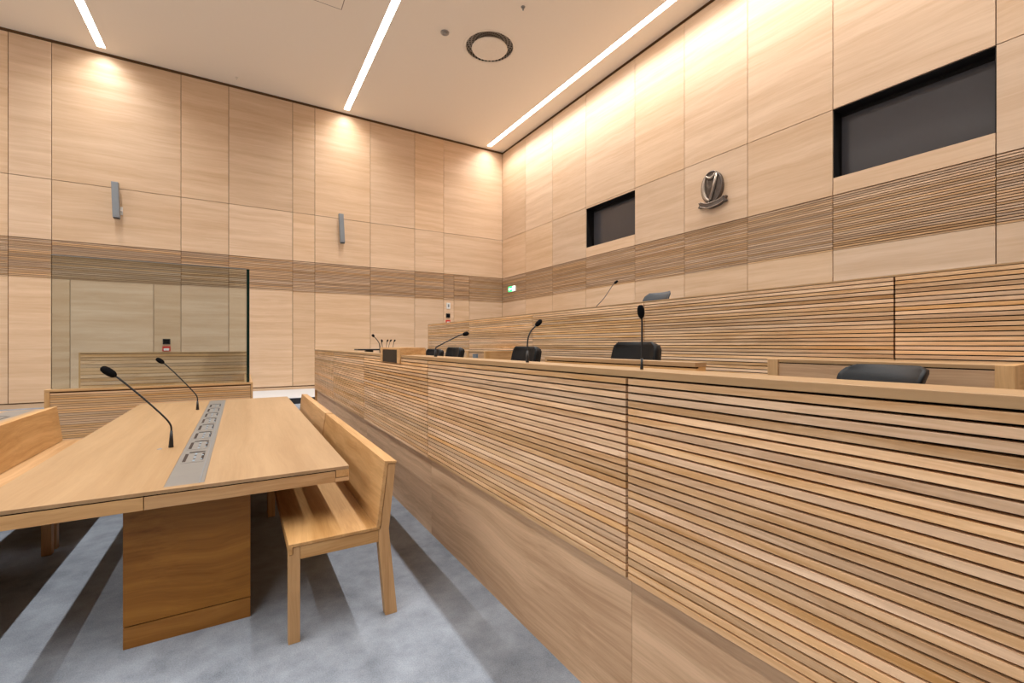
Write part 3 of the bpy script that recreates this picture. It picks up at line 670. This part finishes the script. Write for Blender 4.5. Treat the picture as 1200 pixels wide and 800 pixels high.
# ------------------------------------------------------------ things on the end wall
def speaker(cx, label, dx):
    t = thing('column_speaker', label, 'speaker', (cx, YB, 4.8), 'column speakers on the end wall')
    b = MB(); z0, z1 = 4.40, 5.245
    def sec(z, s):   # tilt away from the wall towards the top
        k = (z - z0) / (z1 - z0); return (cx + dx * (0.5 - k), YB - 0.15 - 0.04 * k)
    def body(mb, zz0, zz1, hw, hd, off=0.0, m=0):
        (xa, ya), (xb, yb) = sec(zz0, 0), sec(zz1, 0)
        vs = [(xa - hw, ya - hd + off, zz0), (xa + hw, ya - hd + off, zz0), (xa + hw, ya + hd + off, zz0), (xa - hw, ya + hd + off, zz0),
              (xb - hw, yb - hd + off, zz1), (xb + hw, yb - hd + off, zz1), (xb + hw, yb + hd + off, zz1), (xb - hw, yb + hd + off, zz1)]
        return mb.add(vs, [(0, 1, 2, 3), (4, 7, 6, 5), (0, 4, 5, 1), (1, 5, 6, 2), (2, 6, 7, 3), (3, 7, 4, 0)], m)
    body(MB(), z0 + 0.02, z1, 0.065, 0.06).build('cabinet', 'alu', t, bevel=0.006)
    body(MB(), z0 + 0.05, z1 - 0.02, 0.055, 0.004, -0.062).build('grille', 'alu', t)
    body(MB(), z0, z0 + 0.02, 0.055, 0.05).build('end_cap', 'black', t)
    MB().box(cx + 0.02, cx + 0.09, YB - 0.13, YB - 0.0, 4.60, 4.64).box(cx + 0.03, cx + 0.10, YB - 0.03, YB, 4.53, 4.72).build('wall_bracket', 'white', t, bevel=0.004)
speaker(-2.53, 'grey column speaker on the end wall, left one, above the glass screen', 0.02)
speaker(2.55, 'grey column speaker on the end wall, right one, nearer the room corner', 0.05)

def plate(name, label, cat, x, z0, z1, w_, face, group=None, inner=None, wm='x'):
    t = thing(name, label, cat, (x, YB, z0), group)
    MB().box(x - w_ / 2, x + w_ / 2, YB - 0.03, YB, z0, z1).build('housing', face, t, bevel=0.004)
    if inner:
        im, ix, iz0, iz1 = inner
        MB().box(x - ix / 2, x + ix / 2, YB - 0.036, YB - 0.03, iz0, iz1).build('cover', im, t)
    return t
plate('control_panel', 'black square wall panel on the end wall behind the glass screen', 'control panel', -1.59, 1.425, 1.56, 0.15, 'black', None, ('blackmatt', 0.11, 1.445, 1.54))
plate('fire_call_point', 'red and white fire call point on the end wall behind the glass', 'call point', -1.59, 1.25, 1.375, 0.16, 'red', None, ('white', 0.11, 1.27, 1.325))
plate('keypad', 'white keypad on the end wall near the room corner', 'keypad', 5.99, 2.62, 2.82, 0.13, 'white', None, ('alu', 0.05, 2.67, 2.77))
plate('control_panel', 'black square wall panel under the white keypad near the corner', 'control panel', 5.98, 2.32, 2.46, 0.14, 'black', None, ('blackmatt', 0.10, 2.34, 2.44))
plate('fire_call_point', 'red and white fire call point below the black panel near the corner', 'call point', 5.98, 2.10, 2.24, 0.15, 'red', None, ('white', 0.10, 2.125, 2.19))

# exit sign on the right wall
t = thing('exit_sign', 'small lit green exit sign on the ribbed band by the corner', 'exit sign', (XR - 0.02, 13.36, 3.26))
MB().box(XR - 0.05, XR, 13.22, 13.66, 3.25, 3.44).build('housing', 'white', t, bevel=0.004)
MB().box(XR - 0.056, XR - 0.05, 13.40, 13.65, 3.255, 3.435).build('green_face', 'exit_green', t)
MB().box(XR - 0.056, XR - 0.05, 13.23, 13.395, 3.262, 3.43).build('white_face', 'exit_white', t)
ar = MB(); xf = XR - 0.060
ar.prism([(13.64, 3.345), (13.55, 3.405), (13.55, 3.365), (13.42, 3.365), (13.42, 3.325), (13.55, 3.325), (13.55, 3.285)], 'x', xf, xf + 0.004)
ar.build('arrow', 'exit_white', t)

# ------------------------------------------------------------ bronze harp emblem
EY, EZ = 5.665, 4.545
em = thing('harp_emblem', 'bronze oval harp emblem with a ribbon scroll on the right wall', 'emblem', (XR, EY, EZ))
def U(u, v, d): return (XR - d, EY - u, EZ + v)      # u to the right in the view, v up, d out of the wall
ov = [(0.225 * math.cos(2 * PI * k / 48), 0.315 * math.sin(2 * PI * k / 48)) for k in range(48)]
MB().prism([(EY - a, EZ + b) for a, b in ov], 'x', XR - 0.075, XR, smooth=False).build('medallion', 'bronze', em)
rim = [U(a * 0.97, b * 0.97, 0.078) for a, b in ov]
MB().tube(rim + [rim[0], rim[1]], 0.017, 8, caps=False).build('rim', 'bronze', em)
hp = em
def curve(pts, n=8):
    P = [Vector(p) for p in pts]; Q = []
    for i in range(len(P) - 1):
        p0, p1, p2, p3 = P[max(i - 1, 0)], P[i], P[i + 1], P[min(i + 2, len(P) - 1)]
        for k in range(n):
            s = k / n
            Q.append(0.5 * ((2 * p1) + (p2 - p0) * s + (2 * p0 - 5 * p1 + 4 * p2 - p3) * s * s + (3 * p1 - p0 - 3 * p2 + p3) * s ** 3))
    return Q + [P[-1]]
MB().tube([U(0.125, 0.235, 0.095), U(0.07, 0.02, 0.095), U(-0.015, -0.25, 0.095)], [0.024, 0.030, 0.032], 10).build('pillar', 'bronze_hi', hp)
c_ = curve([U(-0.12, 0.245, 0.09), U(-0.07, 0.20, 0.092), U(-0.01, 0.175, 0.095), (U(0.05, 0.20, 0.095)), U(0.115, 0.25, 0.095)])
MB().tube(c_, [0.014 + 0.014 * math.sin(PI * i / (len(c_) - 1)) for i in range(len(c_))], 10).build('neck', 'bronze_hi', hp)
c_ = curve([U(-0.125, 0.235, 0.085), U(-0.165, 0.09, 0.088), U(-0.17, -0.06, 0.09), U(-0.12, -0.20, 0.09), U(-0.03, -0.27, 0.092)])
MB().tube(c_, [0.020 + 0.020 * math.sin(PI * i / (len(c_) - 1)) for i in range(len(c_))], 10).build('soundbox', 'bronze_hi', hp)
for k in range(8):
    a = k / 7; u = -0.125 + 0.19 * a
    zt = 0.19 + (0.02 if k in (0, 7) else -0.01); zb = -0.13 + 0.06 * a * 0 - 0.05 * math.sin(PI * a)
    pu = 0.07 + (0.055) * 0
    MB().tube([U(u, zt, 0.082), U(u * 0.75 - 0.03, zb + 0.05 * (a - 0.5), 0.082)], 0.0035, 6).build('string', 'bronze_hi', hp)
rb = MB(); top = []; bot = []
N_ = 24
fr = []
for i in range(N_ + 1):
    u = -0.255 + 0.51 * i / N_; k = u / 0.255
    vm = -0.365 + 0.08 * k * k + 0.003 * math.sin(6 * k)
    fr.append((u, vm))
vs = []
for (u, vm) in fr:
    d = 0.105 + 0.02 * math.cos(PI * u / 0.255)
    vs += [U(u, vm + 0.048, d), U(u, vm - 0.048, d), U(u, vm - 0.048, 0.0), U(u, vm + 0.048, 0.0)]
fs = [(4 * i + j, 4 * i + 4 + j, 4 * i + 4 + (j + 1) % 4, 4 * i + (j + 1) % 4) for i in range(N_) for j in range(4)] + [(0, 1, 2, 3), (4 * N_ + 3, 4 * N_ + 2, 4 * N_ + 1, 4 * N_)]
rb.add(vs, fs); rbo = rb.build('ribbon', 'bronze', em)
for s_ in (0.046, -0.046):
    MB().tube([U(u, vm + s_, 0.108 + 0.02 * math.cos(PI * u / 0.255)) for (u, vm) in fr], 0.008, 8).build('ribbon_edge', 'bronze_hi', rbo)
for sg in (-1, 1):
    e_ = MB(); e_.prism([(EY - sg * a, EZ + b) for a, b in ((0.20, -0.265), (0.305, -0.245), (0.28, -0.295), (0.315, -0.345), (0.20, -0.36))], 'x', XR - 0.075, XR); e_.build('ribbon_tail', 'bronze', rbo)
MB().prism([(EY - a, EZ + b) for a, b in ((-0.11, -0.27), (0.11, -0.27), (0.13, -0.37), (-0.13, -0.37))], 'x', XR - 0.07, XR).build('mount', 'bronze', em)
